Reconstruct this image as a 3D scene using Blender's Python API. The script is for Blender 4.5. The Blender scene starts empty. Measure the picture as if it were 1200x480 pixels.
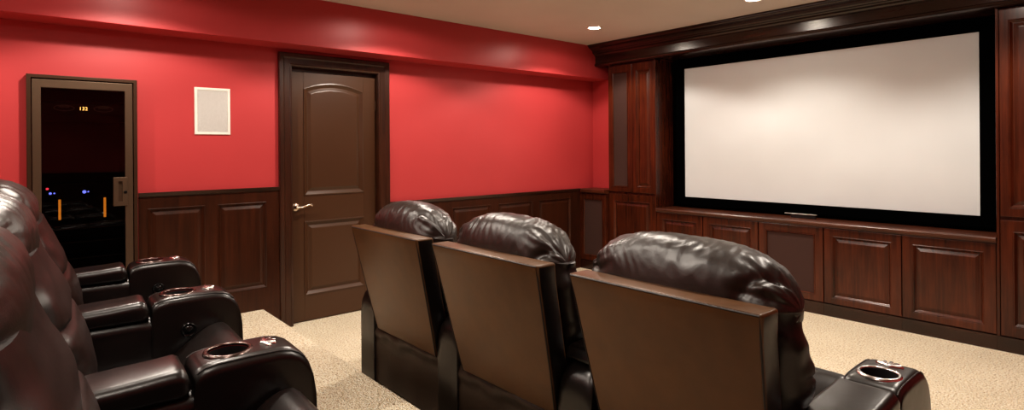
import bpy, bmesh, math, random
from mathutils import Vector, Matrix, noise
random.seed(7)
PI = math.pi
SC = bpy.context.scene
COL = SC.collection

# ------------------------------------------------------------------ materials
def srgb(r, g, b):
    f = lambda c: (c / 12.92) if c <= .04045 else ((c + .055) / 1.055) ** 2.4
    return (f(r / 255), f(g / 255), f(b / 255), 1)

def new_mat(name):
    m = bpy.data.materials.new(name); m.use_nodes = True
    nt = m.node_tree
    b = nt.nodes['Principled BSDF']
    return m, nt, b

def plain(name, col, rough=.5, metal=0, spec=.5, emit=None, estr=0, coat=0):
    m, nt, b = new_mat(name)
    b.inputs['Base Color'].default_value = col
    b.inputs['Roughness'].default_value = rough
    b.inputs['Metallic'].default_value = metal
    b.inputs['Specular IOR Level'].default_value = spec
    b.inputs['Coat Weight'].default_value = coat
    if emit:
        b.inputs['Emission Color'].default_value = emit
        b.inputs['Emission Strength'].default_value = estr
    return m

def tex_noise(nt, vec, scale, detail=4, rough=.6, dist=0):
    n = nt.nodes.new('ShaderNodeTexNoise')
    n.inputs['Scale'].default_value = scale
    n.inputs['Detail'].default_value = detail
    n.inputs['Roughness'].default_value = rough
    n.inputs['Distortion'].default_value = dist
    if vec is not None: nt.links.new(vec, n.inputs['Vector'])
    return n

def coords(nt, scale=(1, 1, 1), rot=(0, 0, 0)):
    tc = nt.nodes.new('ShaderNodeTexCoord')
    mp = nt.nodes.new('ShaderNodeMapping')
    mp.inputs['Scale'].default_value = scale
    mp.inputs['Rotation'].default_value = rot
    nt.links.new(tc.outputs['Object'], mp.inputs['Vector'])
    return mp.outputs['Vector']

def ramp(nt, fac, stops):
    r = nt.nodes.new('ShaderNodeValToRGB')
    el = r.color_ramp.elements
    while len(el) < len(stops): el.new(.5)
    for e, (p, c) in zip(el, stops):
        e.position = p; e.color = c
    nt.links.new(fac, r.inputs['Fac'])
    return r.outputs['Color']

def bump(nt, b, h, strength, dist):
    bp = nt.nodes.new('ShaderNodeBump')
    bp.inputs['Strength'].default_value = strength
    bp.inputs['Distance'].default_value = dist
    nt.links.new(h, bp.inputs['Height'])
    nt.links.new(bp.outputs['Normal'], b.inputs['Normal'])
    return bp

def wood(name, dark, light, rough=.32, axis='z', coat=.25, spec=.45):
    m, nt, b = new_mat(name)
    s = {'z': (22, 22, 1.3), 'x': (1.3, 22, 22), 'y': (22, 1.3, 22)}[axis]
    v = coords(nt, s)
    n1 = tex_noise(nt, v, 1.6, 6, .65, .35)
    v2 = coords(nt, (2.2, 2.2, 1.2))
    n2 = tex_noise(nt, v2, 1.4, 3)
    mx = nt.nodes.new('ShaderNodeMath'); mx.operation = 'MULTIPLY_ADD'
    mx.inputs[1].default_value = .6
    nt.links.new(n1.outputs['Fac'], mx.inputs[0])
    m2 = nt.nodes.new('ShaderNodeMath'); m2.operation = 'MULTIPLY'; m2.inputs[1].default_value = .4
    nt.links.new(n2.outputs['Fac'], m2.inputs[0]); nt.links.new(m2.outputs[0], mx.inputs[2])
    c = ramp(nt, mx.outputs[0], [(.34, dark), (.66, light)])
    nt.links.new(c, b.inputs['Base Color'])
    b.inputs['Roughness'].default_value = rough
    b.inputs['Specular IOR Level'].default_value = spec
    b.inputs['Coat Weight'].default_value = coat
    b.inputs['Coat Roughness'].default_value = .25
    bump(nt, b, n1.outputs['Fac'], .08, .002)
    return m

def leather(name, col, rough=.36, wr=.35, spec=.5):
    m, nt, b = new_mat(name)
    v = coords(nt)
    big = tex_noise(nt, v, 5, 3)
    c = ramp(nt, big.outputs['Fac'], [(.3, tuple(x * .8 for x in col[:3]) + (1,)), (.7, tuple(min(1, x * 1.2) for x in col[:3]) + (1,))])
    nt.links.new(c, b.inputs['Base Color'])
    vo = nt.nodes.new('ShaderNodeTexVoronoi'); vo.inputs['Scale'].default_value = 420
    nt.links.new(v, vo.inputs['Vector'])
    fine = nt.nodes.new('ShaderNodeMath'); fine.operation = 'MULTIPLY'; fine.inputs[1].default_value = .10
    nt.links.new(vo.outputs['Distance'], fine.inputs[0])
    w = tex_noise(nt, v, 9, 4, .55, 1.1)
    w2 = nt.nodes.new('ShaderNodeMath'); w2.operation = 'MULTIPLY'; w2.inputs[1].default_value = 1
    nt.links.new(w.outputs['Fac'], w2.inputs[0])
    ad = nt.nodes.new('ShaderNodeMath'); ad.operation = 'ADD'
    nt.links.new(fine.outputs[0], ad.inputs[0]); nt.links.new(w2.outputs[0], ad.inputs[1])
    bump(nt, b, ad.outputs[0], wr, .012)
    rr = nt.nodes.new('ShaderNodeMapRange')
    rr.inputs['To Min'].default_value = rough - .06; rr.inputs['To Max'].default_value = rough + .08
    nt.links.new(big.outputs['Fac'], rr.inputs['Value']); nt.links.new(rr.outputs[0], b.inputs['Roughness'])
    b.inputs['Specular IOR Level'].default_value = spec
    return m

def carpet_mat():
    m, nt, b = new_mat('carpet_pile')
    v = coords(nt)
    n = tex_noise(nt, v, 90, 3, .75)
    n2 = tex_noise(nt, v, 2.2, 3)
    vo = nt.nodes.new('ShaderNodeTexVoronoi'); vo.inputs['Scale'].default_value = 120
    nt.links.new(v, vo.inputs['Vector'])
    c = ramp(nt, n.outputs['Fac'], [(.34, srgb(150, 120, 86)), (.44, srgb(238, 220, 186)), (.60, srgb(254, 248, 230))])
    mx = nt.nodes.new('ShaderNodeMix'); mx.data_type = 'RGBA'; mx.blend_type = 'MULTIPLY'
    mx.inputs['Factor'].default_value = .25
    nt.links.new(c, mx.inputs['A'])
    c2 = ramp(nt, n2.outputs['Fac'], [(.35, (.72, .68, .62, 1)), (.65, (1, 1, 1, 1))])
    nt.links.new(c2, mx.inputs['B'])
    nt.links.new(mx.outputs['Result'], b.inputs['Base Color'])
    b.inputs['Roughness'].default_value = .95
    b.inputs['Specular IOR Level'].default_value = .1
    ad = nt.nodes.new('ShaderNodeMath'); ad.operation = 'ADD'
    nt.links.new(n.outputs['Fac'], ad.inputs[0]); nt.links.new(vo.outputs['Distance'], ad.inputs[1])
    bump(nt, b, ad.outputs[0], .9, .012)
    return m

def paint(name, col, rough=.45, spec=.4, tex=.05):
    m, nt, b = new_mat(name)
    v = coords(nt)
    n = tex_noise(nt, v, 160, 3)
    n2 = tex_noise(nt, v, 1.2, 2)
    c = ramp(nt, n2.outputs['Fac'], [(.3, tuple(x * .96 for x in col[:3]) + (1,)), (.7, tuple(x * 1.03 for x in col[:3]) + (1,))])
    nt.links.new(c, b.inputs['Base Color'])
    b.inputs['Roughness'].default_value = rough
    b.inputs['Specular IOR Level'].default_value = spec
    bump(nt, b, n.outputs['Fac'], tex, .002)
    return m

def cloth(name, col, scale=700):
    m, nt, b = new_mat(name)
    v = coords(nt)
    n = tex_noise(nt, v, scale, 2)
    c = ramp(nt, n.outputs['Fac'], [(.3, tuple(x * .7 for x in col[:3]) + (1,)), (.7, tuple(x * 1.3 for x in col[:3]) + (1,))])
    nt.links.new(c, b.inputs['Base Color'])
    b.inputs['Roughness'].default_value = .9
    b.inputs['Specular IOR Level'].default_value = .25
    bump(nt, b, n.outputs['Fac'], .4, .001)
    return m

def tinted_glass():
    m = bpy.data.materials.new('smoked_glass'); m.use_nodes = True
    nt = m.node_tree; nt.nodes.clear()
    o = nt.nodes.new('ShaderNodeOutputMaterial')
    t = nt.nodes.new('ShaderNodeBsdfTransparent'); t.inputs['Color'].default_value = (.58, .53, .50, 1)
    g = nt.nodes.new('ShaderNodeBsdfGlossy'); g.inputs['Roughness'].default_value = .015
    g.inputs['Color'].default_value = (.8, .8, .8, 1)
    fr = nt.nodes.new('ShaderNodeFresnel'); fr.inputs['IOR'].default_value = 1.5
    mx = nt.nodes.new('ShaderNodeMixShader')
    nt.links.new(fr.outputs[0], mx.inputs[0]); nt.links.new(t.outputs[0], mx.inputs[1]); nt.links.new(g.outputs[0], mx.inputs[2])
    nt.links.new(mx.outputs[0], o.inputs['Surface'])
    return m

M = {}
M['red'] = paint('red_wall_paint', srgb(187, 69, 71), .40, .4)
M['ceil'] = paint('tan_ceiling_paint', srgb(206, 196, 186), .8, .2)
M['carpet'] = carpet_mat()
M['cherry'] = wood('cherry_cabinet_wood', srgb(44, 19, 9), srgb(92, 42, 21), .27, 'z', .3, .38)
M['cherry_x'] = wood('cherry_cabinet_wood_level', srgb(42, 20, 11), srgb(94, 46, 24), .42, 'x')
M['crown'] = wood('crown_wood', srgb(28, 14, 9), srgb(58, 30, 18), .25, 'x', .35)
M['wains'] = wood('wainscot_wood', srgb(42, 20, 10), srgb(70, 35, 18), .32, 'z', .12, .35)
M['wains_y'] = wood('wainscot_wood_level', srgb(34, 19, 12), srgb(64, 36, 21), .28, 'y')
M['casing'] = wood('door_casing_wood', srgb(36, 19, 11), srgb(68, 36, 20), .32)
M['door'] = paint('brown_door_paint', srgb(74, 48, 30), .34, .5, .04)
M['leather'] = leather('dark_brown_leather', srgb(28, 17, 13), .38, .10, .6)
M['leather_arm'] = leather('arm_leather', srgb(19, 11, 8), .31, .08, .75)
M['leather_flat'] = leather('back_board_leather', srgb(88, 60, 35), .36, .04, .42)
M['leather_back'] = leather('skirt_leather', srgb(44, 31, 22), .45, .12, .4)
M['crumple'] = leather('crumpled_leather', srgb(34, 24, 18), .38, .16, .8)
M['thread'] = plain('seam_thread', srgb(30, 19, 15), .5)
M['chrome'] = plain('chrome', (.72, .7, .68, 1), .22, 1)
M['dark_chrome'] = plain('smoky_chrome', (.16, .12, .11, 1), .25, 1)
M['nickel'] = plain('satin_nickel', srgb(222, 204, 188), .2, 1)
M['black'] = plain('black_plastic', (.006, .006, .006, 1), .35)
M['gloss_black'] = plain('gloss_black_plastic', (.008, .007, .007, 1), .12)
M['void'] = plain('cup_interior', (.004, .003, .003, 1), .6)
M['red_glow'] = plain('red_cup_glow', (.25, .02, .02, 1), .3, emit=(1, .06, .04, 1), estr=.05)
M['felt'] = plain('black_screen_velvet', (.0008, .0008, .0009, 1), 1, 0, .02)
M['screen'] = paint('screen_fabric', srgb(212, 215, 216), .75, .15, .02)
M['spk_cloth'] = cloth('speaker_cloth', srgb(70, 50, 45))
M['grille'] = cloth('white_speaker_grille', srgb(192, 190, 186), 500)
M['white'] = plain('white_plastic', srgb(236, 232, 222), .4)
M['bronze'] = plain('bronze_metal', srgb(98, 80, 64), .42, .55, .4)
M['bronze_dark'] = plain('dark_bronze_metal', srgb(74, 52, 37), .42, .5, .4)
M['glass'] = tinted_glass()
M['device'] = plain('black_device_metal', (.010, .009, .009, 1), .22)
M['device_face'] = plain('brushed_dark_face', (.05, .03, .022, 1), .3, .3)
M['led_blue'] = plain('blue_led', (.05, .05, .3, 1), .3, emit=(.16, .22, 1, 1), estr=5)
M['led_red'] = plain('red_led', (.3, .02, .05, 1), .3, emit=(1, .08, .14, 1), estr=3)
M['amber'] = plain('amber_reflection_glow', (.3, .12, .02, 1), .3, emit=(1, .38, .04, 1), estr=1.6)  # emission stands in for orange reflections in the rack glass
M['amber_digit'] = plain('amber_digit', (.4, .25, .05, 1), .3, emit=(1, .66, .2, 1), estr=7)
M['lamp'] = plain('downlight_lens', (1, .95, .85, 1), .4, emit=(1, .86, .66, 1), estr=90)
M['steel'] = plain('light_steel', (.55, .53, .5, 1), .3, 1)

# ------------------------------------------------------------------ object helpers
ORI = {}
def top_empty(name, loc, label, cat, group=None, kind=None):
    o = bpy.data.objects.new(name, None); COL.objects.link(o)
    o.location = loc; o.empty_display_size = .1
    ORI[o] = Vector(loc)
    if label: o['label'] = label
    if cat: o['category'] = cat
    if group: o['group'] = group
    if kind: o['kind'] = kind
    return o

def put(name, bm, mat, parent=None, smooth=False, label=None, angle=40, local=False, fix=True):
    """link one mesh; geometry is given in world coordinates (or in the parent's own, local=True)"""
    me = bpy.data.meshes.new(name)
    if fix: bmesh.ops.recalc_face_normals(bm, faces=bm.faces[:])
    bm.to_mesh(me); bm.free()
    for mm in (mat if isinstance(mat, (list, tuple)) else [mat]): me.materials.append(mm)
    o = bpy.data.objects.new(name, me); COL.objects.link(o)
    w = Vector((0, 0, 0))
    if parent is not None:
        o.parent = parent; w = ORI[parent]
    ORI[o] = Vector(w)
    if not local and w.length > 0: me.transform(Matrix.Translation(-w))
    if smooth:
        me.shade_smooth()
        try: me.set_sharp_from_angle(angle=math.radians(angle))
        except Exception: pass
    if label: o['label'] = label
    return o

def struct(name, bm, mat, parent=None, smooth=False):
    o = put(name, bm, mat, parent, smooth)
    if parent is None: o['kind'] = 'structure'
    return o

def thing(name, bm, mat, label, cat, group=None, smooth=False):
    """single-mesh thing; origin moved to its base centre"""
    xs = [v.co for v in bm.verts]
    lo = Vector((min(v.x for v in xs), min(v.y for v in xs), min(v.z for v in xs)))
    hi = Vector((max(v.x for v in xs), max(v.y for v in xs), max(v.z for v in xs)))
    base = Vector(((lo.x + hi.x) / 2, (lo.y + hi.y) / 2, lo.z))
    bmesh.ops.translate(bm, verts=bm.verts[:], vec=-base)
    o = put(name, bm, mat, None, smooth)
    o.location = base; ORI[o] = base
    o['label'] = label; o['category'] = cat
    if group: o['group'] = group
    return o

# ------------------------------------------------------------------ geometry helpers
def box(bm, x0, x1, y0, y1, z0, z1, bev=0, seg=2, mi=0):
    vs = [bm.verts.new((x, y, z)) for x in (x0, x1) for y in (y0, y1) for z in (z0, z1)]
    idx = [(0, 1, 3, 2), (4, 6, 7, 5), (0, 4, 5, 1), (2, 3, 7, 6), (0, 2, 6, 4), (1, 5, 7, 3)]
    fs = [bm.faces.new([vs[i] for i in q]) for q in idx]
    for f in fs: f.material_index = mi
    if bev > 0:
        es = list({e for f in fs for e in f.edges})
        bmesh.ops.bevel(bm, geom=es, offset=bev, segments=seg, profile=.5, affect='EDGES')
    return bm

def B(*a, **k):
    return box(bmesh.new(), *a, **k)

def loft(bm, rings, cap0=True, cap1=True, close=True):
    R = [[bm.verts.new(p) for p in r] for r in rings]
    n = len(R[0])
    for a, b in zip(R, R[1:]):
        for i in range(n if close else n - 1):
            j = (i + 1) % n
            bm.faces.new((a[i], a[j], b[j], b[i]))
    if cap0: bm.faces.new(R[0][::-1])
    if cap1: bm.faces.new(R[-1])
    return R

def tube(bm, pts, r, n=8, cap=True):
    pts = [Vector(p) for p in pts]; rings = []
    up = Vector((0, 0, 1))
    for i, p in enumerate(pts):
        t = (pts[min(i + 1, len(pts) - 1)] - pts[max(i - 1, 0)]).normalized()
        s = t.cross(up)
        if s.length < .05: s = t.cross(Vector((1, 0, 0)))
        s.normalize(); u = s.cross(t)
        rr = r[i] if isinstance(r, (list, tuple)) else r
        rings.append([p + (s * math.cos(a) + u * math.sin(a)) * rr for a in (2 * PI * k / n for k in range(n))])
    loft(bm, rings, cap, cap)
    return bm

def lathe(bm, c, axis, prof, n=28, cap0=False, cap1=False):
    """prof: list of (radius, height along axis)"""
    ax = Vector(axis).normalized()
    s = ax.orthogonal().normalized(); t = ax.cross(s)
    c = Vector(c)
    rings = [[c + ax * h + (s * math.cos(a) + t * math.sin(a)) * r for a in (2 * PI * k / n for k in range(n))] for r, h in prof]
    loft(bm, rings, cap0, cap1)
    return bm

def rrect(w, z0, z1, rt, rb=.012, n=5):
    """closed outline in (x, z): rounded rectangle, top radius rt, bottom radius rb"""
    h = w / 2; out = []
    rt = min(rt, h - .001, (z1 - z0) / 2); rb = min(rb, h - .001, (z1 - z0) / 2)
    for cx, cz, r, a0 in ((h - rt, z1 - rt, rt, 0), (-h + rt, z1 - rt, rt, PI / 2), (-h + rb, z0 + rb, rb, PI), (h - rb, z0 + rb, rb, 1.5 * PI)):
        for k in range(n + 1):
            a = a0 + PI / 2 * k / n
            out.append((cx + r * math.cos(a), cz + r * math.sin(a)))
    return out

class Wall:
    """maps (u, v, w) = along the wall, up, out of the wall"""
    def __init__(s, kind, p): s.k = kind; s.p = p
    def __call__(s, u, v, w):
        return Vector((s.p + w, u, v)) if s.k == 'L' else Vector((u, s.p - w, v))
    def box(s, bm, u0, u1, v0, v1, w0, w1, bev=0, seg=2, mi=0):
        a, b = s(u0, v0, w0), s(u1, v1, w1)
        return box(bm, min(a.x, b.x), max(a.x, b.x), min(a.y, b.y), max(a.y, b.y), min(a.z, b.z), max(a.z, b.z), bev, seg, mi)

def outline_rect(u0, u1, v0, v1, ins):
    return [(u0 + ins, v0 + ins), (u1 - ins, v0 + ins), (u1 - ins, v1 - ins), (u0 + ins, v1 - ins)]

def outline_arch(u0, u1, v0, v1, rise, ins, n=20):
    """rectangle whose top edge is an arc: v1 at the ends, v1+rise in the middle"""
    c = (u1 - u0) / 2; R = (c * c + rise * rise) / (2 * rise); um = (u0 + u1) / 2; vc = v1 + rise - R
    out = [(u0 + ins, v0 + ins), (u1 - ins, v0 + ins)]
    a = c - ins
    for k in range(n + 1):
        x = a - 2 * a * k / n
        out.append((um + x, vc + math.sqrt(max(0, (R - ins) ** 2 - x * x))))
    return out

def ringed(W, outl, steps, back=None):
    """stack of inset outlines: steps = (inset, height); a moulded panel seen from the front"""
    bm = bmesh.new()
    rings = [[W(u, v, h) for u, v in outl(i)] for i, h in steps]
    loft(bm, rings, back is not None, True)
    return bm

def raised_panel_bm(W, u0, u1, v0, v1, w):
    o = lambda i: outline_rect(u0, u1, v0, v1, i)
    return ringed(W, o, [(0, w - .006), (0, w + .004), (.005, w + .006), (.016, w - .006), (.020, w - .010), (.025, w - .010), (.048, w - .001), (.052, w - .0005)])

def frame_bm(W, u0, u1, v0, v1, s, w0, w1, t=None, b=None, bev=.003):
    """closed frame round an opening: stile width s, top rail t, bottom rail b"""
    t = t or s; b = b or s
    def lp(k, d, w):            # k = 0 outer edge, 1 inner edge; d = step inwards from that edge
        return [W(u, v, w) for u, v in ((u0 + k * s + d, v0 + k * b + d), (u1 - k * s - d, v0 + k * b + d), (u1 - k * s - d, v1 - k * t - d), (u0 + k * s + d, v1 - k * t - d))]
    bm = bmesh.new()
    rings = [lp(0, 0, w0), lp(0, 0, w1 - bev), lp(0, bev * .3, w1 - bev * .3), lp(0, bev, w1), lp(1, -bev, w1), lp(1, -bev * .3, w1 - bev * .3), lp(1, 0, w1 - bev), lp(1, 0, w0)]
    loft(bm, rings + [rings[0]], False, False)
    bmesh.ops.remove_doubles(bm, verts=bm.verts[:], dist=1e-6)
    return bm

def sweep_u(W, prof, u0, u1, cap=True):
    """profile [(v, w)] extruded along u"""
    bm = bmesh.new()
    loft(bm, [[W(u0, v, w) for v, w in prof], [W(u1, v, w) for v, w in prof]], cap, cap)
    return bm

def text_bm(body, size, depth=.001):
    cu = bpy.data.curves.new('tmp', 'FONT'); cu.body = body; cu.size = size; cu.extrude = depth; cu.align_x = 'CENTER'; cu.align_y = 'CENTER'
    o = bpy.data.objects.new('tmp', cu); COL.objects.link(o)
    dg = bpy.context.evaluated_depsgraph_get(); me = bpy.data.meshes.new_from_object(o.evaluated_get(dg))
    bm = bmesh.new(); bm.from_mesh(me)
    bpy.data.objects.remove(o); bpy.data.curves.remove(cu); bpy.data.meshes.remove(me)
    return bm

def cut(bm, cutter):
    """boolean difference, returned as a new bmesh"""
    obs = []
    for b in (bm, cutter):
        bmesh.ops.recalc_face_normals(b, faces=b.faces[:])
        me = bpy.data.meshes.new('tmp'); b.to_mesh(me); b.free()
        o = bpy.data.objects.new('tmp', me); COL.objects.link(o); obs.append(o)
    md = obs[0].modifiers.new('b', 'BOOLEAN'); md.operation = 'DIFFERENCE'; md.object = obs[1]; md.solver = 'EXACT'
    dg = bpy.context.evaluated_depsgraph_get(); me = bpy.data.meshes.new_from_object(obs[0].evaluated_get(dg))
    out = bmesh.new(); out.from_mesh(me)
    for o in obs: bpy.data.objects.remove(o)
    return out

# ================================================================== ROOM SHELL
WX = -4.64          # left wall surface
CZ = 2.585          # ceiling
RZ = .18            # riser height
RY = 1.44           # riser front edge
RX = .80            # right wall surface
BY = -1.70          # back wall surface
L = Wall('L', WX)

struct('floor', B(WX - .2, RX + .2, BY - .2, 5.62, -.10, 0), M['carpet'])
bm = B(WX, RX, BY, RY, 0, RZ, bev=0)
es = [e for e in bm.edges if all(abs(v.co.y - RY) < 1e-4 and abs(v.co.z - RZ) < 1e-4 for v in e.verts)]
bmesh.ops.bevel(bm, geom=es, offset=.025, segments=4, profile=.5, affect='EDGES')
struct('floor', bm, M['carpet'], smooth=True)
struct('ceiling', B(WX - .2, RX + .2, BY - .2, 5.62, CZ, CZ + .1), M['ceil'])
# left wall, with openings for the door and the equipment rack
DU0, DU1, DV = 1.648, 2.428, 2.092      # door opening
KU0, KU1, KV0, KV1 = .060, .575, .34, 1.855
bm = bmesh.new()
T = .14
for a in ((BY - .1, KU0, 0, CZ), (KU0, KU1, 0, KV0), (KU0, KU1, KV1, CZ), (KU1, DU0, 0, CZ), (DU0, DU1, DV, CZ), (DU1, 5.55, 0, CZ)):
    box(bm, WX - T, WX, a[0], a[1], a[2], a[3])
bmesh.ops.remove_doubles(bm, verts=bm.verts[:], dist=1e-5)
struct('wall_left', bm, M['red'])
struct('wall_soffit', B(WX, -4.388, BY, 5.29, 2.215, CZ, bev=.004), M['red'])
struct('wall_alcove', B(WX, -4.236, 5.29, 5.43, 0, CZ), M['red'])
struct('wall_front', B(WX, RX, 5.43, 5.55, 0, CZ), M['red'])
struct('wall_right', B(RX, RX + .12, BY - .1, 5.55, 0, CZ), M['red'])
struct('wall_back', B(WX - .1, RX + .1, BY - .12, BY, 0, CZ), M['red'])

# ---- wainscot -----------------------------------------------------
def rail_profile(v):
    return [(v - .050, 0), (v - .050, .012), (v - .034, .016), (v - .026, .028), (v - .012, .032), (v - .004, .034), (v, .030), (v, 0)]

def wainscot(name, W, u0, u1, v0, vt, panels, pv0, pv1, vert='wains', lev='wains_y'):
    root = bpy.data.objects.new(name, None); COL.objects.link(root)
    base = W(u0, v0, 0); root.location = base; ORI[root] = base; root['kind'] = 'structure'
    th = .018
    bm = bmesh.new()
    us = [u0] + [x for p in panels for x in p] + [u1]
    vs = [v0, pv0, pv1, vt - .03]
    G = [[bm.verts.new(W(u, v, th)) for v in vs] for u in us]
    for i in range(len(us) - 1):
        for j in range(3):
            if i % 2 == 1 and j == 1: continue
            bm.faces.new((G[i][j], G[i + 1][j], G[i + 1][j + 1], G[i][j + 1]))
    for e in [e for e in bm.edges if e.is_boundary]:
        a, b = e.verts
        off = W(0, 0, 0) - W(0, 0, th)
        c, d = bm.verts.new(a.co + off), bm.verts.new(b.co + off)
        bm.faces.new((a, b, d, c))
    bmesh.ops.remove_doubles(bm, verts=bm.verts[:], dist=1e-6)
    put('framework', bm, M[vert], root)
    for a, b in panels:
        put('panel', raised_panel_bm(W, a, b, pv0, pv1, th - .002), M[vert], root)
    put('chair_rail', sweep_u(W, rail_profile(vt), u0, u1), M[lev], root, True, angle=25)
    return root

wainscot('trim_1', L, .615, 1.5535, RZ, 1.122, [(.668, 1.024), (1.108, 1.455)], .346, 1.012)
wainscot('trim_2', L, 2.5225, 5.035, 0, .938, [(2.60, 2.715), (2.800, 3.095), (3.20, 3.685), (3.785, 4.275), (4.365, 4.87)], .165, .838)
Rw = Wall('L', RX)
class RWall(Wall):
    def __call__(s, u, v, w): return Vector((s.p - w, u, v))
RR = RWall('L', RX)
wainscot('trim_3', RR, BY, RY, RZ, 1.122, [(-1.6 + k * .5, -1.2 + k * .5) for k in range(6)], .346, 1.012)
wainscot('trim_4', RR, RY, 5.05, 0, .938, [(1.55 + k * .5, 1.95 + k * .5) for k in range(7)], .165, .838)
class BWall(Wall):
    def __call__(s, u, v, w): return Vector((u, s.p + w, v))
BB = BWall('F', BY)
wainscot('trim_5', BB, WX, RX, RZ, 1.122, [(-4.5 + k * .5, -4.1 + k * .5) for k in range(10)], .346, 1.012, 'wains', 'wains')

t = struct('trim_10', B(WX, WX + .018, RY + .0005, 1.5535, 0, RZ + .001), M['wains'])
# ---- door casing ----------------------------------------------------
def casing():
    bm = bmesh.new()
    prof = [(0, 0), (0, .016), (.012, .022), (.020, .017), (.060, .019), (.070, .030), (.098, .034), (.104, .028), (.104, 0)]   # (distance out, height)
    path = [(DU0 + .010, 0, -1, 0), (DU0 + .010, DV - .010, -1, 1), (DU1 - .010, DV - .010, 1, 1), (DU1 - .010, 0, 1, 0)]
    rings = []
    for u, v, su, sv in path:
        rings.append([L(u + su * d, v + (sv * d), h) for d, h in prof])
    loft(bm, rings, True, True)
    # jamb lining
    L.box(bm, DU0, DU0 + .014, 0, DV, -.13, .004)
    L.box(bm, DU1 - .014, DU1, 0, DV, -.13, .004)
    L.box(bm, DU0, DU1, DV - .014, DV, -.13, .004)
    L.box(bm, DU0 + .014, DU1 - .014, DV - .050, DV - .014, -.13, -.062)
    # cap bead along the head
    return bm
struct('trim_6', casing(), M['casing'])

# ---- door ---------------------------------------------------------------
def door():
    root = bpy.data.objects.new('door_1', None); COL.objects.link(root)
    root.location = L(DU0, 0, -.06); ORI[root] = root.location.copy(); root['kind'] = 'structure'
    u0, u1, v0, v1 = DU0 + .016, DU1 - .016, .008, DV - .045
    wf, wb = -.042, -.082
    p1, p2 = (1.772, 2.300, 1.035, 1.915), (1.772, 2.300, .215, .825)
    bm = bmesh.new()
    L.box(bm, u0, p1[0], v0, v1, wb, wf, .002, 1); L.box(bm, p1[1], u1, v0, v1, wb, wf, .002, 1)
    L.box(bm, p1[0], p1[1], v0, p2[2], wb, wf); L.box(bm, p1[0], p1[1], p2[3], p1[2], wb, wf)
    arch = outline_arch(p1[0], p1[1], p1[2], p1[3], .055, 0)[2:]
    poly = [(p1[0], v1), (p1[1], v1)] + arch
    loft(bm, [[L(u, v, wb) for u, v in poly], [L(u, v, wf) for u, v in poly]], False, False)
    # triangulated strips for the front and back of the arched rail
    for w in (wb, wf):
        top = [bm.verts.new(L(u, v1, w)) for u, v in arch]; lo = [bm.verts.new(L(u, v, w)) for u, v in arch]
        for i in range(len(arch) - 1): bm.faces.new((top[i], top[i + 1], lo[i + 1], lo[i]))
    put('slab', bm, M['door'], root)
    st = [(0, wf - .006), (0, wf + .005), (.008, wf + .007), (.030, wf - .010), (.036, wf - .012), (.060, wf - .002), (.064, wf - .001)]
    put('door_panel', ringed(L, lambda i: outline_arch(*p1, .055, i), st), M['door'], root)
    put('door_panel', ringed(L, lambda i: outline_rect(*p2, i), st), M['door'], root)
    # lever handle
    hu, hv = DU0 + .052, .945
    bm = bmesh.new()
    lathe(bm, L(hu, hv, wf), (1, 0, 0), [(.034, 0), (.034, .006), (.029, .013), (.016, .017), (.0125, .022), (.0125, .052), (0.006, .056)], 24, True, True)
    put('lever_rose', bm, M['nickel'], root, True, label='round satin nickel rose')
    bm = bmesh.new()
    pts = [L(hu, hv, wf + .048), L(hu + .03, hv - .001, wf + .052), L(hu + .06, hv + .008, wf + .053), L(hu + .09, hv + .018, wf + .052), L(hu + .112, hv + .017, wf + .05), L(hu + .122, hv + .006, wf + .048)]
    tube(bm, pts, [.010, .0095, .0085, .008, .0075, .006], 10)
    put('lever_handle', bm, M['nickel'], root, True, label='satin nickel lever handle')
    for v in (.3, 1.05, 1.8):
        put('hinge', tube(bmesh.new(), [L(u1 + .001, v - .045, wf + .002), L(u1 + .001, v + .045, wf + .002)], .006, 8), M['bronze_dark'], root, True)
door()

# ================================================================== FRONT CABINETRY
FY = 5.092
Fc = Wall('F', FY)
TH = .020            # door thickness stands proud of the carcass
X0, X1, X2, X3 = -4.235, -3.592, -.818, -.175

def cab_root(name, u, label, cat='cabinet', group=None):
    return top_empty(name, (u, 5.24, 0), label, cat, group)

def cab_door(root, u0, u1, v0, v1, kind, s=.068, name='door', W=Fc, wf=0, t=None, b=None):
    """frame-and-panel door, or a frame filled with speaker cloth"""
    g = .003
    u0 += g; u1 -= g; v0 += g; v1 -= g
    d = put(name, frame_bm(W, u0, u1, v0, v1, s, wf - TH, wf, t, b), M['cherry'], root)
    t = t or s; b = b or s
    a = (u0 + s, u1 - s, v0 + b, v1 - t)
    if kind == 'wood':
        put('raised_panel', raised_panel_bm(W, *a, wf - .006), M['cherry'], d)
    else:
        bm = ringed(W, lambda i: outline_rect(*a, i), [(0, wf - .014), (0, wf + .003), (.006, wf + .004), (.012, wf - .004), (.012, wf - .010)])
        bm.faces.ensure_lookup_table(); bmesh.ops.delete(bm, geom=[bm.faces[-1]], context='FACES_ONLY')
        put('bead', bm, M['cherry'], d)
        bm = bmesh.new(); W.box(bm, a[0] + .008, a[1] - .008, a[2] + .008, a[3] - .008, wf - .018, wf - .009)
        put('speaker_cloth', bm, M['spk_cloth'], d, label='dark brown speaker cloth panel')
    return d

def carcass(u0, u1, v0, v1, y1=5.42, wf=0, W=Fc):
    bm = bmesh.new()
    box(bm, u0, u1, W.p - wf + TH, y1, v0, v1)
    return bm

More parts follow.
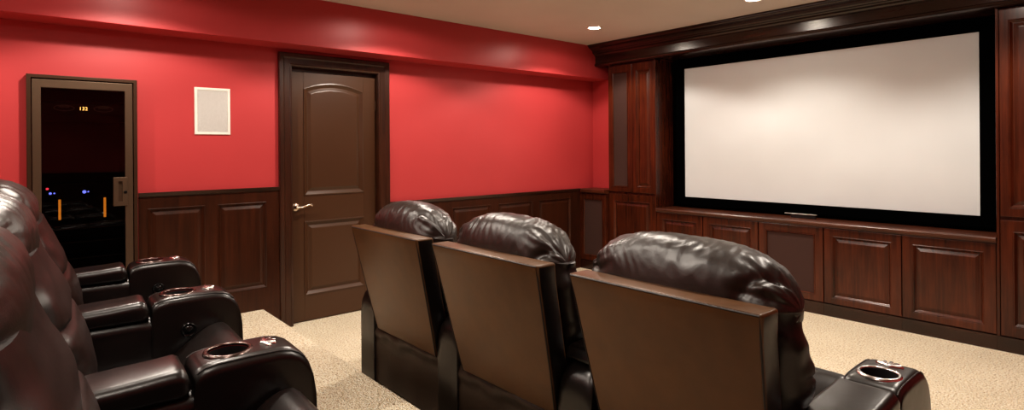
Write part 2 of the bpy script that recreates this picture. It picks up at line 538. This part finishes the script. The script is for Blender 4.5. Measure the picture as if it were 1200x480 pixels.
# low corner cabinet (left), stands a little forward of the tall unit
LF = .055
r = cab_root('low_cabinet', -4.43, 'low dark wood corner cabinet with speaker cloth door, under the red alcove wall')
put('carcass', carcass(WX + .004, X0 - .003, .10, .888, 5.285, LF), M['cherry'], r)
bm = bmesh.new(); box(bm, WX + .004, X0 - .003, FY - LF - .002, 5.2, 0, .10); put('plinth', bm, M['crown'], r)
bm = bmesh.new(); Fc.box(bm, WX + .004, WX + .026, .105, .888, LF - TH, LF); put('filler_stile', bm, M['cherry'], r)
cab_door(r, WX + .026, X0 - .003, .105, .880, 'cloth', .040, wf=LF, t=.055, b=.055)
thing('counter_top', sweep_u(Fc, [(.892, -.19), (.892, LF + .012), (.900, LF + .018), (.928, LF + .018), (.938, LF + .012), (.938, -.19)], WX + .036, X0 - .003), M['cherry_x'],
      'short dark wood counter top on the low corner cabinet below the red alcove wall', 'counter')

# tall units
def tall(name, u0, u1, wood_left, label):
    r = cab_root(name, (u0 + u1) / 2, label)
    bm = carcass(u0, u1, .10, 2.345); put('carcass', bm, M['cherry'], r)
    bm = bmesh.new(); box(bm, u0, u1, FY - .002, 5.3, 0, .10); put('plinth', bm, M['crown'], r)
    mid = u0 + (.335 if not wood_left else .308)
    inner = .017
    a, b = (u0, mid) if not wood_left else (mid, u1)
    cab_door(r, a + (0 if not wood_left else 0), b, .918, 2.335, 'cloth', .058, t=.075, b=.055)
    a, b = (mid, u1 - inner) if not wood_left else (u0 + inner, mid)
    cab_door(r, a, b, .918, 2.335, 'wood', .050, t=.078, b=.060)
    a, b = (u0, u1 - inner) if not wood_left else (u0 + inner, u1)
    cab_door(r, a, b, .105, .900, 'wood', .066, t=.075, b=.07)
    e = (u1 - inner, u1) if not wood_left else (u0, u0 + inner)
    bm = bmesh.new(); Fc.box(bm, e[0], e[1], .10, 2.345, -TH, .004, .003); put('corner_post', bm, M['cherry'], r)
tall('tall_cabinet', X0, X1, False, 'tall dark cherry cabinet with narrow cloth and wood doors, left of the projection screen')
tall('tall_cabinet', X2, X3, True, 'tall dark cherry cabinet cut off by the right edge, right of the projection screen')

# five base units under the screen
bx = [X1, -3.053, -2.495, -1.938, -1.378, X2]
kinds = ['wood', 'wood', 'cloth', 'wood', 'wood']
labs = ['wood panelled base cabinet below the screen, first beside the left tall cabinet',
        'wood panelled base cabinet below the screen, directly left of the speaker cloth one',
        'middle base cabinet below the screen, the only one with a dark speaker cloth door',
        'wood panelled base cabinet below the screen, directly right of the speaker cloth one',
        'wood panelled base cabinet below the screen, last one beside the right tall cabinet']
for k in range(5):
    a, b = bx[k] + .0008, bx[k + 1] - .0008
    r = cab_root('base_cabinet', (a + b) / 2, labs[k], group='base cabinets under the screen')
    put('carcass', carcass(a, b, .10, .733), M['cherry'], r)
    bm = bmesh.new(); box(bm, a, b, FY - .002, 5.3, 0, .10); put('plinth', bm, M['crown'], r)
    cab_door(r, a, b, .105, .732, kinds[k], .066, t=.062, b=.052)

# ledge on top of the base units
thing('ledge_top', sweep_u(Fc, [(.735, -.33), (.735, .006), (.745, .012), (.750, .020), (.766, .022), (.774, .016), (.776, .008), (.776, -.33)], X1 + .001, X2 - .001), M['cherry_x'],
      'long dark wood ledge running below the projection screen over the base cabinets', 'ledge')

# crown moulding and frieze over the whole wall
cp = [(CZ, -.10), (CZ, .172), (2.572, .172), (2.566, .160), (2.560, .158), (2.552, .150), (2.538, .118), (2.524, .098), (2.512, .090), (2.506, .092), (2.496, .086),
      (2.486, .064), (2.474, .052), (2.468, .050), (2.464, .042), (2.385, .042), (2.378, .052), (2.366, .056), (2.356, .052), (2.350, .040), (2.347, .030), (2.347, -.10)]
struct('trim_7', sweep_u(Fc, cp, -4.387, RX - .001), M['crown'])
bm = B(X1, X2, FY + .10, 5.425, 2.347, CZ - .001)
struct('trim_8', bm, M['crown'])

# projection screen
SY = 5.375
Sc = Wall('F', SY)
su0, su1, sv0, sv1 = -3.425, -.955, .888, 2.245
r = top_empty('projection_screen', ((su0 + su1) / 2, SY, .79), 'wide projection screen with cream fabric and black velvet frame above the ledge', 'screen')
bm = bmesh.new()
fo = [(.0, -.03), (.0, .022), (.012, .026), (.082, .018), (.088, .004), (.088, -.004)]
fr = [[Sc(u, v, h) for u, v in outline_rect(su0 - .088, su1 + .088, sv0 - .088, sv1 + .088, i)] for i, h in fo]
loft(bm, fr, False, False)
put('frame', bm, M['felt'], r, label='black velvet screen frame')
bm = bmesh.new(); Sc.box(bm, su0 - .004, su1 + .004, sv0 - .004, sv1 + .004, -.012, 0); put('screen_fabric', bm, M['screen'], r, label='cream white screen fabric')
bm = B(X1 + .002, X2 - .002, 5.408, 5.424, .777, 2.346)
struct('trim_9', bm, M['felt'])

# slim bar on the ledge
r = top_empty('sensor_bar', (-2.19, 5.255, .776), 'slim silver and black bar standing on the ledge under the screen', 'sensor bar')
bm = B(-2.325, -2.05, 5.245, 5.27, .806, .816, .003); put('bar_body', bm, M['steel'], r, label='silver bar top')
bm = B(-2.27, -2.06, 5.248, 5.268, .7765, .8065, .002); put('stand', bm, M['gloss_black'], r)

# ================================================================== LEFT WALL FITTINGS
# wall speaker
r = top_empty('wall_speaker', L(1.082, 1.528, 0), 'white rectangular speaker grille set in the red wall left of the door', 'speaker')
put('frame', ringed(L, lambda i: outline_rect(.962, 1.202, 1.526, 1.869, i), [(0, -.004), (0, .006), (.003, .009), (.016, .009), (.019, .006), (.019, .002)]), M['white'], r)
bm = bmesh.new(); L.box(bm, .981, 1.183, 1.545, 1.850, -.002, .0055, .001); put('grille', bm, M['grille'], r)

# equipment rack with glass door
r = top_empty('rack_enclosure', L(.318, .30, 0), 'bronze framed equipment cabinet with a smoked glass door, left of the white speaker', 'equipment cabinet')
put('outer_frame', frame_bm(L, .034, .606, .30, 1.886, .022, -.02, .062), M['bronze_dark'], r)
bm = bmesh.new()
W0 = -.46
k = [(KU0 + .001, KU1 - .001, KV0 + .001, KV1 - .001), (KU0 + .012, KU1 - .012, KV0 + .012, KV1 - .012)]
loft(bm, [[L(u, v, w) for u, v in outline_rect(*k[q], 0)] for q, w in ((0, W0 - .012), (0, -.005), (1, -.005), (1, W0))], True, True)
put('interior_box', bm, M['black'], r)
d = put('glass_door', frame_bm(L, .060, .580, .33, 1.858, .044, .028, .058, .052, .06), M['bronze'], r)
bm = bmesh.new(); L.box(bm, .100, .540, .385, 1.810, .040, .044); put('glass_pane', bm, M['glass'], d, label='smoked glass pane')
hb = bmesh.new(); L.box(hb, .470, .548, 1.045, 1.236, .040, .066, .003); 
cb = bmesh.new(); L.box(cb, .497, .520, 1.075, 1.208, .052, .09)
put('pull_plate', cut(hb, cb), M['bronze'], d)
bm = bmesh.new(); lathe(bm, L(.536, 1.135, .0655), (1, 0, 0), [(.010, 0), (.010, .002), (.007, .003)], 16, True, True); put('lock', bm, M['gloss_black'], d)

def device(name, u0, u1, v0, v1, w1, label, group='black devices stacked in the rack'):
    rt = top_empty(name, L((u0 + u1) / 2, v0, -.2), label, 'audio device', group)
    bm = bmesh.new(); L.box(bm, u0, u1, v0, v1, -.42, w1, .003, 1); put('housing', bm, M['device'], rt)
    return rt
# upper unit with the amber display
rt = device('amplifier', .074, .561, 1.600, 1.735, -.06, 'upper amplifier behind the glass with amber digits between oval rings')
bm = bmesh.new(); L.box(bm, .076, .559, 1.655, 1.720, -.061, -.056, .001, 1); put('face_plate', bm, M['device_face'], rt)
bm = text_bm('132', .032)
bm.transform(Matrix(((0, 0, 1, WX - .054), (1, 0, 0, .322), (0, 1, 0, 1.688), (0, 0, 0, 1)))); put('amber_digits', bm, M['amber_digit'], rt, label='amber lit digits', fix=False)
for uc in (.222, .43):
    bm = bmesh.new()
    rg = [[L(uc + (.052 + .003 * math.cos(b)) * math.cos(a), 1.690 + (.018 + .003 * math.cos(b)) * math.sin(a), -.055 + .003 * math.sin(b)) for b in (2 * PI * j / 6 for j in range(6))] for a in (2 * PI * i / 32 for i in range(32))]
    loft(bm, rg + [rg[0]], False, False); bmesh.ops.remove_doubles(bm, verts=bm.verts[:], dist=1e-5)
    put('oval_ring', bm, M['steel'], rt, True)
    bm = bmesh.new(); L.box(bm, uc - .028, uc + .028, 1.694, 1.701, -.0565, -.054); put('button_strip', bm, M['steel'], rt)
# lower stack
rt = device('receiver', .074, .561, 1.110, 1.195, -.07, 'receiver behind the glass with two blue lamps and one red lamp')
for uc, vv, rr, mm in ((.150, 1.140, .008, 'led_blue'), (.170, 1.140, .005, 'led_blue'), (.325, 1.142, .011, 'led_blue'), (.346, 1.142, .005, 'led_blue')):
    bm = bmesh.new(); lathe(bm, L(uc, vv, -.070), (1, 0, 0), [(rr, 0), (rr * .8, .004), (0.001, .006)], 14, True, True); put('blue_lamp', bm, M[mm], rt, True, label='blue indicator lamp')
bm = bmesh.new(); lathe(bm, L(.135, 1.170, -.070), (1, 0, 0), [(.008, 0), (.005, .004), (.001, .005)], 12, True, True); put('red_lamp', bm, M['led_red'], rt, True, label='red indicator lamp')
rt = device('power_amplifier', .074, .561, .930, 1.106, -.08, 'power amplifier behind the glass with two glowing strips imitating amber reflections')
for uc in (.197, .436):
    bm = bmesh.new(); L.box(bm, uc - .007, uc + .007, .966, 1.098, -.082, -.076, .001, 1); put('amber_reflection', bm, M['amber'], rt, label='upright glowing strip imitating an amber reflection')  # glowing bars imitate orange reflections in the glass door
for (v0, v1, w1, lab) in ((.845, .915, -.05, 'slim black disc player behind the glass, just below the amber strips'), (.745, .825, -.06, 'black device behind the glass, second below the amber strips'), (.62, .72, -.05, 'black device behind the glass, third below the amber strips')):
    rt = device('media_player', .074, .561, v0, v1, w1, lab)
    bm = bmesh.new(); L.box(bm, .09, .545, v1 - .012, v1 - .006, w1 - .001, w1 + .004, .001, 1); put('streak_strip', bm, M['steel'], rt)  # pale steel edges stand in for light streaks reflected in the glass
    bm = bmesh.new(); L.box(bm, .26, .40, v0 + .02, v0 + .036, w1 - .001, w1 + .002); put('tray', bm, M['gloss_black'], rt)

# ================================================================== RECLINERS
def sstep(a, b, x):
    t = max(0, min(1, (x - a) / (b - a))); return t * t * (3 - 2 * t)

def fold(p, amp, sc, seed=0):
    return amp * noise.noise(Vector((p[0] * sc[0] + seed, p[1] * sc[1] + seed * 1.7, p[2] * sc[2])))

def arm_bm(aw):
    """lower arm body and the rounded front hub with the cup hole, local to the arm centre"""
    bm = bmesh.new()
    st = [(.000, .46), (.006, .515), (.02, .548), (.045, .572), (.09, .585), (.16, .59), (.40, .59), (.485, .585)]
    loft(bm, [[(x, y, z) for x, z in rrect(aw - .012, .03, zt, .045)] for y, zt in st])
    return bm

def hub_bm(aw):
    hub = bmesh.new()
    st = [(.462, .615), (.466, .632), (.474, .643), (.488, .650), (.52, .655), (.60, .657), (.680, .656), (.712, .650), (.734, .639), (.752, .622), (.766, .599), (.776, .57), (.782, .53), (.784, .47), (.778, .25), (.762, .03), (0, 0), (0, 0), (0, 0)]
    rings = []
    for i, (y, zt) in enumerate(st[:-3]):
        rings.append([(x, y, z) for x, z in rrect(aw, .03, zt, .032, .012, 7)])
    loft(hub, rings)
    # cup hole
    c = bmesh.new(); lathe(c, (0, .562, .56), (0, 0, 1), [(.054, 0), (.054, .2)], 40, True, True)
    return cut(hub, c)

def pad_bm(aw, s=0):
    """long soft cap on the arm"""
    bm = bmesh.new(); rings = []
    N = 34
    for i in range(N + 1):
        t = i / N; y = .045 + .412 * t
        e = min(1, min(t, 1 - t) / .07); q = math.sqrt(max(0, 1 - (1 - e) ** 2))
        w = aw * (.92 + .08 * q) + .012 * q; z1 = .612 + .042 * q - .022 * (1 - t) ; z0 = .600 - .018 * q
        ring = rrect(w, z0, z1, .026, .014, 6)
        rings.append([(x, y, z + .006 * math.cos(PI * x / w) * (z > z0 + .03) + fold((x, y, z), .004, (14, 9, 9), s)) for x, z in ring])
    loft(bm, rings)
    return bm

def board_pt(x, t, y):           # t 0 bottom .. 1 top of the reclined back board
    return (x, y + .0 - .14 * t, .362 + .610 * t)

def board_bm(wt, wb, th=.098):
    bm = bmesh.new()
    rings = []
    for t in (0, .25, .5, .75, .86, .93, 1):
        w = wb + (wt - wb) * t ** .8 + .014 * sstep(.86, 1, t)
        rings.append([Vector(board_pt(x, t, y)) for x, y in ((-w / 2, 0), (w / 2, 0), (w / 2, th), (-w / 2, th))])
    R = loft(bm, rings)
    bm.normal_update()
    for fc in bm.faces:
        if abs(fc.normal.x) > .7: fc.material_index = 1
    bmesh.ops.bevel(bm, geom=[e for e in bm.edges if e.calc_face_angle(0) > .8], offset=.010, segments=3, profile=.5, affect='EDGES')
    return bm

def board_piping(wt, wb):
    bm = bmesh.new()
    pts = [Vector(board_pt(s * (wb + (wt - wb) * t ** .8) / 2 * .992, t, .002)) for s, t in [(-1, 0), (-1, .3), (-1, .6), (-1, .9), (-1, .99)]]
    pts += [Vector(board_pt(s * (wb + (wt - wb) * t ** .8) / 2 * .992, t, .002)) for s, t in [(1, .99), (1, .9), (1, .6), (1, .3), (1, 0)]]
    tube(bm, pts, .0032, 6)
    return bm

def lumbar_bm(w, seed):
    """puffy back cushion in front of the board, from the seat up into the head pillow"""
    bm = bmesh.new(); rings = []
    NZ, NA = 66, 56
    for i in range(NZ + 1):
        t = i / NZ; z = .42 + .53 * t
        ln = -.14 * (z - .362) / .61
        back = ln + .096 + .035 * sstep(.82, .95, z)
        bulge = .020 * math.sin(PI * min(1, max(0, (z - .50) / .25))) + .012 * math.sin(PI * min(1, max(0, (z - .74) / .25)))
        seam = .016 * math.exp(-((z - .745) / .010) ** 2) + .016 * math.exp(-((z - .565) / .010) ** 2)
        front = ln + .275 + bulge - seam - .040 * sstep(.74, .92, z)
        ww = w * (1 - .012 * math.cos(t * 14)) * (.90 + .10 * sstep(.58, .72, z)) * (1 - .05 * sstep(.86, .95, z)) - seam * .8
        cy, d = (front + back) / 2, (front - back) / 2
        ring = []
        for k in range(NA):
            a = 2 * PI * k / NA
            cx_, sy_ = math.cos(a), math.sin(a)
            e = .5
            x = ww / 2 * math.copysign(abs(cx_) ** e, cx_); y = cy + d * math.copysign(abs(sy_) ** .62, sy_)
            side = sstep(.6, 1, abs(x) / (ww / 2))
            p = Vector((x, y, z))
            n = Vector((cx_, sy_, 0))
            dd = fold(p, .0045, (7, 7, 7), seed) + side * fold(p, .009, (5, 9, 22), seed + 3) + fold(p, .003, (25, 25, 18), seed + 5)
            ring.append(p + n * dd)
        rings.append(ring)
    loft(bm, rings)
    return bm

def pillow_bm(w, seed):
    """head pillow: fat roll with gathered, pinched ends"""
    bm = bmesh.new(); rings = []
    NX, NA = 120, 110
    cy0, cz0 = .045, .958
    sv = Vector((seed * 3.1, seed * 1.3, 0))
    for i in range(NX + 1):
        s = -1 + 2 * i / NX
        s = math.copysign(1 - (1 - abs(s)) ** 1.4, s)
        x = s * w / 2
        q = max(0.0, 1 - abs(s) ** 2.9) ** .5
        q = max(q, .03)
        g = sstep(.45, .95, abs(s))
        ring = []
        for k in range(NA):
            a = 2 * PI * k / NA
            ca, sa = math.cos(a), math.sin(a)
            hd, hz = .142, .156
            y = cy0 + hd * q * math.copysign(abs(ca) ** .9, ca) * (1.12 if ca > 0 else .90 if sa > 0 else .42)
            z = cz0 + hz * q * math.copysign(abs(sa) ** .9, sa) - .018 * s * s
            n = Vector((0, ca, sa))
            # broad softness
            r = .006 * noise.noise(Vector((x * 5, ca * 1.2, sa * 1.2)) + sv)
            # fine wrinkles that run over the top from back to front
            wv = noise.noise(Vector((x * 3, a * 1.1, 5)) + sv)
            r += .0030 * (1 - abs(noise.noise(Vector((x * 26 + 2.2 * wv, a * 1.5, 2)) + sv)) * 2.2) * sstep(-.35, .7, sa) * (1 - .3 * g)
            r += .0020 * noise.noise(Vector((x * 60, a * 3.5, 8)) + sv) * sstep(-.2, .8, sa)
            # gathers that converge on the two ends
            r += .0095 * g * q * math.sin(8.5 * a + 2.4 * noise.noise(Vector((x * 9, ca, sa)) + sv))
            r += .0045 * g * q * math.sin(17 * a + 3 * noise.noise(Vector((x * 14, ca * 2, sa * 2)) + sv))
            # one deep tuck before the right end, one shallower before the left end
            t = s - .80 + .16 * math.sin(a * 1.5 + seed) 
            r -= .018 * math.exp(-(t / .06) ** 2) * sstep(-.5, .3, sa) * sstep(1.0, -.6, ca)
            t = s + .86 + .10 * math.sin(a * 1.3 + seed * 2)
            r -= .013 * math.exp(-(t / .04) ** 2) * sstep(-.4, .4, sa)
            ring.append(Vector((x, y, z)) + n * r)
        rings.append(ring)
    loft(bm, rings)
    return bm

def seat_bm(w, crown=.565):
    bm = bmesh.new(); rings = []
    prof = []                              # side outline stations along y
    N = 36
    for i in range(N + 1):
        t = i / N
        y = .17 + .59 * t
        base = .42 + (crown - .42) * sstep(.48, .86, t)
        drop = .15 * max(0, (t - .87) / .13) ** 2.2 if t > .87 else 0
        ztop = base - drop
        rings.append([(x, y, z + .026 * math.cos(PI * x / w) * sstep(.30, .40, z) + fold((x, y, z), .005, (9, 9, 9), 4)) for x, z in rrect(w, .28, ztop, .07, .02, 8)])
    loft(bm, rings)
    return bm

def skirt_bm(w):
    bm = bmesh.new(); rings = []
    NZ, NX = 18, 40
    for side in (0,):
        rows = []
        for j in range(NZ + 1):
            z = .045 + .325 * j / NZ
            row = []
            for i in range(NX + 1):
                x = -w / 2 + w * i / NX
                up = sstep(.25, .37, z)
                y = .012 + up * (.012 * noise.noise(Vector((x * 14, z * 16, 3))) + .010 * math.sin(z * 70 + 4 * noise.noise(Vector((x * 5, 0, 1))))) + .004 * noise.noise(Vector((x * 6, z * 6, 9)))
                row.append(bm.verts.new((x, y, z)))
            rows.append(row)
        back = [[bm.verts.new((-w / 2 + w * i / NX, .05, .045 + .325 * j / NZ)) for i in range(NX + 1)] for j in (0, NZ)]
        for a, b in zip(rows, rows[1:]):
            for i in range(NX): bm.faces.new((a[i], a[i + 1], b[i + 1], b[i]))
        for i in range(NX):
            bm.faces.new((rows[0][i + 1], rows[0][i], back[0][i], back[0][i + 1]))
            bm.faces.new((rows[-1][i], rows[-1][i + 1], back[1][i + 1], back[1][i]))
        for i in (0, NX):
            bm.faces.new([rows[j][i] for j in range(NZ + 1)] + [back[1][i], back[0][i]])
    return bm

AW = .178
MESH = {}
def cached(key, fn, *a):
    if key not in MESH:
        bm = fn(*a); bmesh.ops.recalc_face_normals(bm, faces=bm.faces[:])
        me = bpy.data.meshes.new(key); bm.to_mesh(me); bm.free(); MESH[key] = me
    return MESH[key]

def part(name, me, mat, parent, loc=(0, 0, 0), smooth=True, angle=60, label=None):
    if not me.materials:
        for mm in (mat if isinstance(mat, tuple) else (mat,)): me.materials.append(mm)
        if smooth:
            me.shade_smooth(); me.set_sharp_from_angle(angle=math.radians(angle))
    o = bpy.data.objects.new(name, me); COL.objects.link(o)
    o.parent = parent; o.location = loc
    if label: o['label'] = label
    return o

def ring_bm():
    bm = bmesh.new()
    lathe(bm, (0, 0, 0), (0, 0, 1), [(.053, -.004), (.052, .001), (.054, .0045), (.059, .0055), (.064, .003), (.066, -.003)], 44)
    return bm
def cup_bm():
    bm = bmesh.new(); lathe(bm, (0, 0, 0), (0, 0, 1), [(.0535, .001), (.051, -.02), (.049, -.088)], 40, False, True)
    return bm
def glow_bm():
    bm = bmesh.new(); lathe(bm, (0, 0, 0), (0, 0, 1), [(.0532, .0), (.0522, -.010)], 40)
    return bm
def button_bm():
    """fan of five chrome petals, one solid"""
    bm = bmesh.new(); o = Vector((0, -.018, .0)); pts = []
    for k in range(5):
        a = math.radians(-68 + 34 * k)
        for da, r in ((-.27, .012), (-.19, .032), (-.10, .042), (0, .045), (.10, .042), (.19, .032), (.27, .012)):
            pts.append((a + da, r))
    poly = [o + Vector((math.sin(a) * r, math.cos(a) * r, 0)) for a, r in pts] + [o + Vector((.006, -.004, 0)), o + Vector((-.006, -.004, 0))]
    c = o + Vector((0, .018, 0))
    loft(bm, [[p + Vector((0, 0, -.003)) for p in poly], [p + Vector((0, 0, .005)) for p in poly], [c + (p - c) * .84 + Vector((0, 0, .009)) for p in poly]])
    return bm
def foot_bm():
    return lathe(bmesh.new(), (0, 0, 0), (0, 0, 1), [(.022, 0), (.025, .052)], 14, True, True)
def knob_bm():
    bm = bmesh.new(); lathe(bm, (0, 0, 0), (1, 0, 0), [(.028, -.004), (.028, .004), (.024, .007), (.019, .004), (.017, .004), (.014, .008), (.004, .009)], 28, True, True)
    return bm
def seam_bm(aw):
    return tube(bmesh.new(), [(0, y, z) for y, z in ((.470, .634), (.488, .6445), (.52, .649), (.60, .651), (.680, .650), (.712, .644), (.734, .633), (.752, .616))], .0028, 6)

def add_arm(root, x, key, knob, glow):
    a = part('arm', cached('arm', arm_bm, AW), M['leather_arm'], root, (x, 0, 0), angle=50)
    part('armrest_pad', cached('pad', pad_bm, AW - .004), M['leather_arm'], a, (0, 0, 0))
    part('arm_hub', cached('hub', hub_bm, AW), M['leather_arm'], a, angle=50)
    for sx in (-1, 1): part('piping', cached('seam', seam_bm, AW), M['thread'], a, (sx * (AW / 2 - .012), 0, 0))
    part('cup_holder', cached('cup', cup_bm), M['void'], a, (0, .562, .656), label='black cup holder well')
    part('cup_ring', cached('ring%d' % glow, ring_bm), M['dark_chrome'] if glow else M['chrome'], a, (0, .562, .656), label='smoky metal cup holder ring' if glow else 'chrome cup holder ring')
    if glow: part('glow_ring', cached('glow', glow_bm), M['red_glow'], a, (0, .562, .655), label='red lit inner ring')
    part('control_button', cached('button', button_bm), M['chrome'], a, (0, .668, .655), label='chrome fan shaped control button').rotation_euler = (0, 0, 0)
    if knob: part('recline_switch', cached('knob', knob_bm), M['gloss_black'], a, (AW / 2, .585, .522), label='round black recline switch')
    return a

def recliner(loc, pitch, key, arms, label, group, glow, crown=.565, seed=1, by=0, bx=0, ly=0, rot=0, bs=1, px=0, ps=1, knob=False):
    """arms: list of -1 / +1 sides that belong to this chair"""
    root = top_empty('recliner', loc, label, 'recliner', group)
    sw = pitch - AW - .006
    root.rotation_euler = (0, 0, rot)
    part('back_board', cached('board', board_bm, .705, .615), (M['leather_flat'], M['leather_arm']), root, (bx, min(by, 0), 0), angle=35, label='flat matte brown back board').scale.x = bs
    part('piping', cached('board_piping', board_piping, .705, .615), M['thread'], root, (bx, min(by, 0), 0)).scale.x = bs
    part('back_cushion', cached('lumbar%d' % seed, lumbar_bm, .712, seed), M['leather'], root, (bx, ly, 0))
    part('head_pillow', cached('pillow%d' % seed, pillow_bm, .70, seed), M['crumple'], root, (bx + px, by, 0), label='puffy crumpled head pillow').scale.x = ps
    part('seat_cushion', cached('seat%s%g' % (key, crown), seat_bm, sw, crown), M['leather_arm'], root)
    bm = B(-sw / 2 + .005, sw / 2 - .005, .655, .735, .06, .40, .02, 3)
    o = put('footrest_panel', bm, M['leather_arm'], root, True, local=True)
    part('back_skirt', cached('skirt' + key, skirt_bm, sw + .03), M['leather_back'], root)
    bm = B(-sw / 2 + .01, sw / 2 - .01, .06, .60, .05, .30)
    put('base_frame', bm, M['black'], root, local=True)
    for x in (-sw / 2 + .05, sw / 2 - .05):
        for y in (.08, .55): part('foot', cached('foot', foot_bm), M['black'], root, (x, y, 0))
    for s in arms: add_arm(root, s * pitch / 2, key, (s < 0 and knob), glow)
    return root

# front row: three seats seen from behind
P1 = .845
FXR = -.645
fy = 1.58
gl = 'front row of leather recliners'
labF = ['dark brown leather recliner of the front row nearest the door, seen from behind',
        'middle leather recliner of the front row, seen from behind between two others',
        'leather recliner nearest the screen, its back filling the front, cup holder arm beside it']
for k in range(3):
    cx = FXR - P1 * (2.5 - k)
    recliner((cx, fy, 0), P1, 'front', [-1] if k < 2 else [-1, 1], labF[k], gl, False, seed=k + 1, bx=.015 if k < 2 else .028, by=.032, ly=.018, bs=1 if k < 2 else .955, px=(-.050, -.045, -.025)[k], ps=1 if k < 2 else 1.07)
# back row on the riser: three seats seen from their right side
P2 = .868
BXR = -.94
gb = 'back row of leather recliners on the riser'
labB = ['leather recliner of the back row on the riser, farthest and nearest the glass equipment cabinet',
        'middle leather recliner of the back row on the riser, between two others',
        'nearest leather recliner of the back row, its dark head pillow filling the left edge']
TH2 = math.radians(-2.3)
for k in range(3):
    e = -P2 * (2.5 - k)
    cx = BXR + .02 + e * math.cos(TH2)
    cyb = -.166 + (e - P2 * .5) * math.sin(TH2) * 1.0
    recliner((cx, cyb, RZ), P2, 'back', [-1] if k < 2 else [-1, 1], labB[k], gb, True, (.50, .540, .558)[k], seed=k + 4, by=(-.080, -.065, -.052)[k], ly=(.028, .032, .034)[k], rot=TH2, knob=k < 2)

# ================================================================== LIGHTS
def downlight(x, y, label):
    r = top_empty('downlight', (x, y, CZ - .012), label, 'light', 'recessed ceiling lights')
    bm = bmesh.new(); lathe(bm, (x, y, CZ), (0, 0, -1), [(.076, 0), (.076, .004), (.068, .007), (.056, .003), (.054, .0005)], 32); put('trim_ring', bm, M['white'], r, True)
    bm = bmesh.new(); lathe(bm, (x, y, CZ - .0005), (0, 0, -1), [(.055, 0), (.05, .002), (.001, .0035)], 28, True, True); put('lens', bm, M['lamp'], r, True)
downlight(-3.72, 4.27, 'bright recessed ceiling light nearest the red soffit corner')
downlight(-2.20, 4.44, 'recessed ceiling light at the top edge, in front of the screen')

LC = (1, .90, .79)
def spot(x, y, watt, size=130, blend=.45, rad=.045, spill=.14):
    if x < -3.5: size, blend = 139, .22
    for nm, e, sz, bl in (('downlight_lamp', watt, size, blend), ('downlight_spill', watt * spill, 172, .2)):
        li = bpy.data.lights.new(nm, 'SPOT'); li.energy = e; li.spot_size = math.radians(sz); li.spot_blend = bl
        li.shadow_soft_size = rad; li.color = LC
        o = bpy.data.objects.new(nm, li); COL.objects.link(o); o.location = (x, y, CZ - .03)
for x, y, w in ((-3.70, 4.25, 72), (-2.2, 4.42, 72), (-.70, 4.25, 84), (-3.70, 2.35, 82), (-2.2, 2.35, 80), (-.70, 2.35, 85), (-3.70, .55, 74), (-2.2, .55, 72), (-.5, .0, 40), (-2.2, -1.0, 60), (-3.7, -1.0, 55)):
    spot(x, y, w)
def area(x, y, z, sx, sy, watt, rot=(0, 0, 0), col=(1, .89, .77)):
    li = bpy.data.lights.new('ceiling_fill_light', 'AREA'); li.shape = 'RECTANGLE'; li.size = sx; li.size_y = sy; li.energy = watt; li.color = col
    o = bpy.data.objects.new('ceiling_fill_light', li); COL.objects.link(o); o.location = (x, y, z); o.rotation_euler = rot
area(-1.6, -.9, CZ - .02, 3.6, 1.2, 8)  # added soft fill behind the camera, no fixture there

w = bpy.data.worlds.new('world'); SC.world = w; w.use_nodes = True
w.node_tree.nodes['Background'].inputs[0].default_value = (.02, .015, .01, 1)
w.node_tree.nodes['Background'].inputs[1].default_value = .3

# ================================================================== CAMERA
f, yaw, cyy, roll = 671.59, 0.860492, 175.2536, -0.0070128
Fv = Vector((-math.sin(yaw), math.cos(yaw), 0)); r0 = Vector((math.cos(yaw), math.sin(yaw), 0)); u0 = r0.cross(Fv)
rv = r0 * math.cos(roll) + u0 * math.sin(roll); uv = rv.cross(Fv)
cam = bpy.data.cameras.new('camera'); co = bpy.data.objects.new('camera', cam); COL.objects.link(co)
m = Matrix.Identity(4)
for i in range(3): m[i][0], m[i][1], m[i][2] = rv[i], uv[i], -Fv[i]
m[0][3], m[1][3], m[2][3] = 0, 0, 1.40
co.matrix_world = m
cam.sensor_fit = 'HORIZONTAL'; cam.sensor_width = 36; cam.lens = f / 1200 * 36
cam.shift_y = (cyy - 240) / 1200
cam.clip_start = .03
SC.camera = co

SC.view_settings.view_transform = 'Standard'
SC.view_settings.look = 'Medium High Contrast'
SC.view_settings.exposure = -0.27
SC.cycles.use_denoising = True
SC.cycles.max_bounces = 8
SC.cycles.sample_clamp_indirect = 6
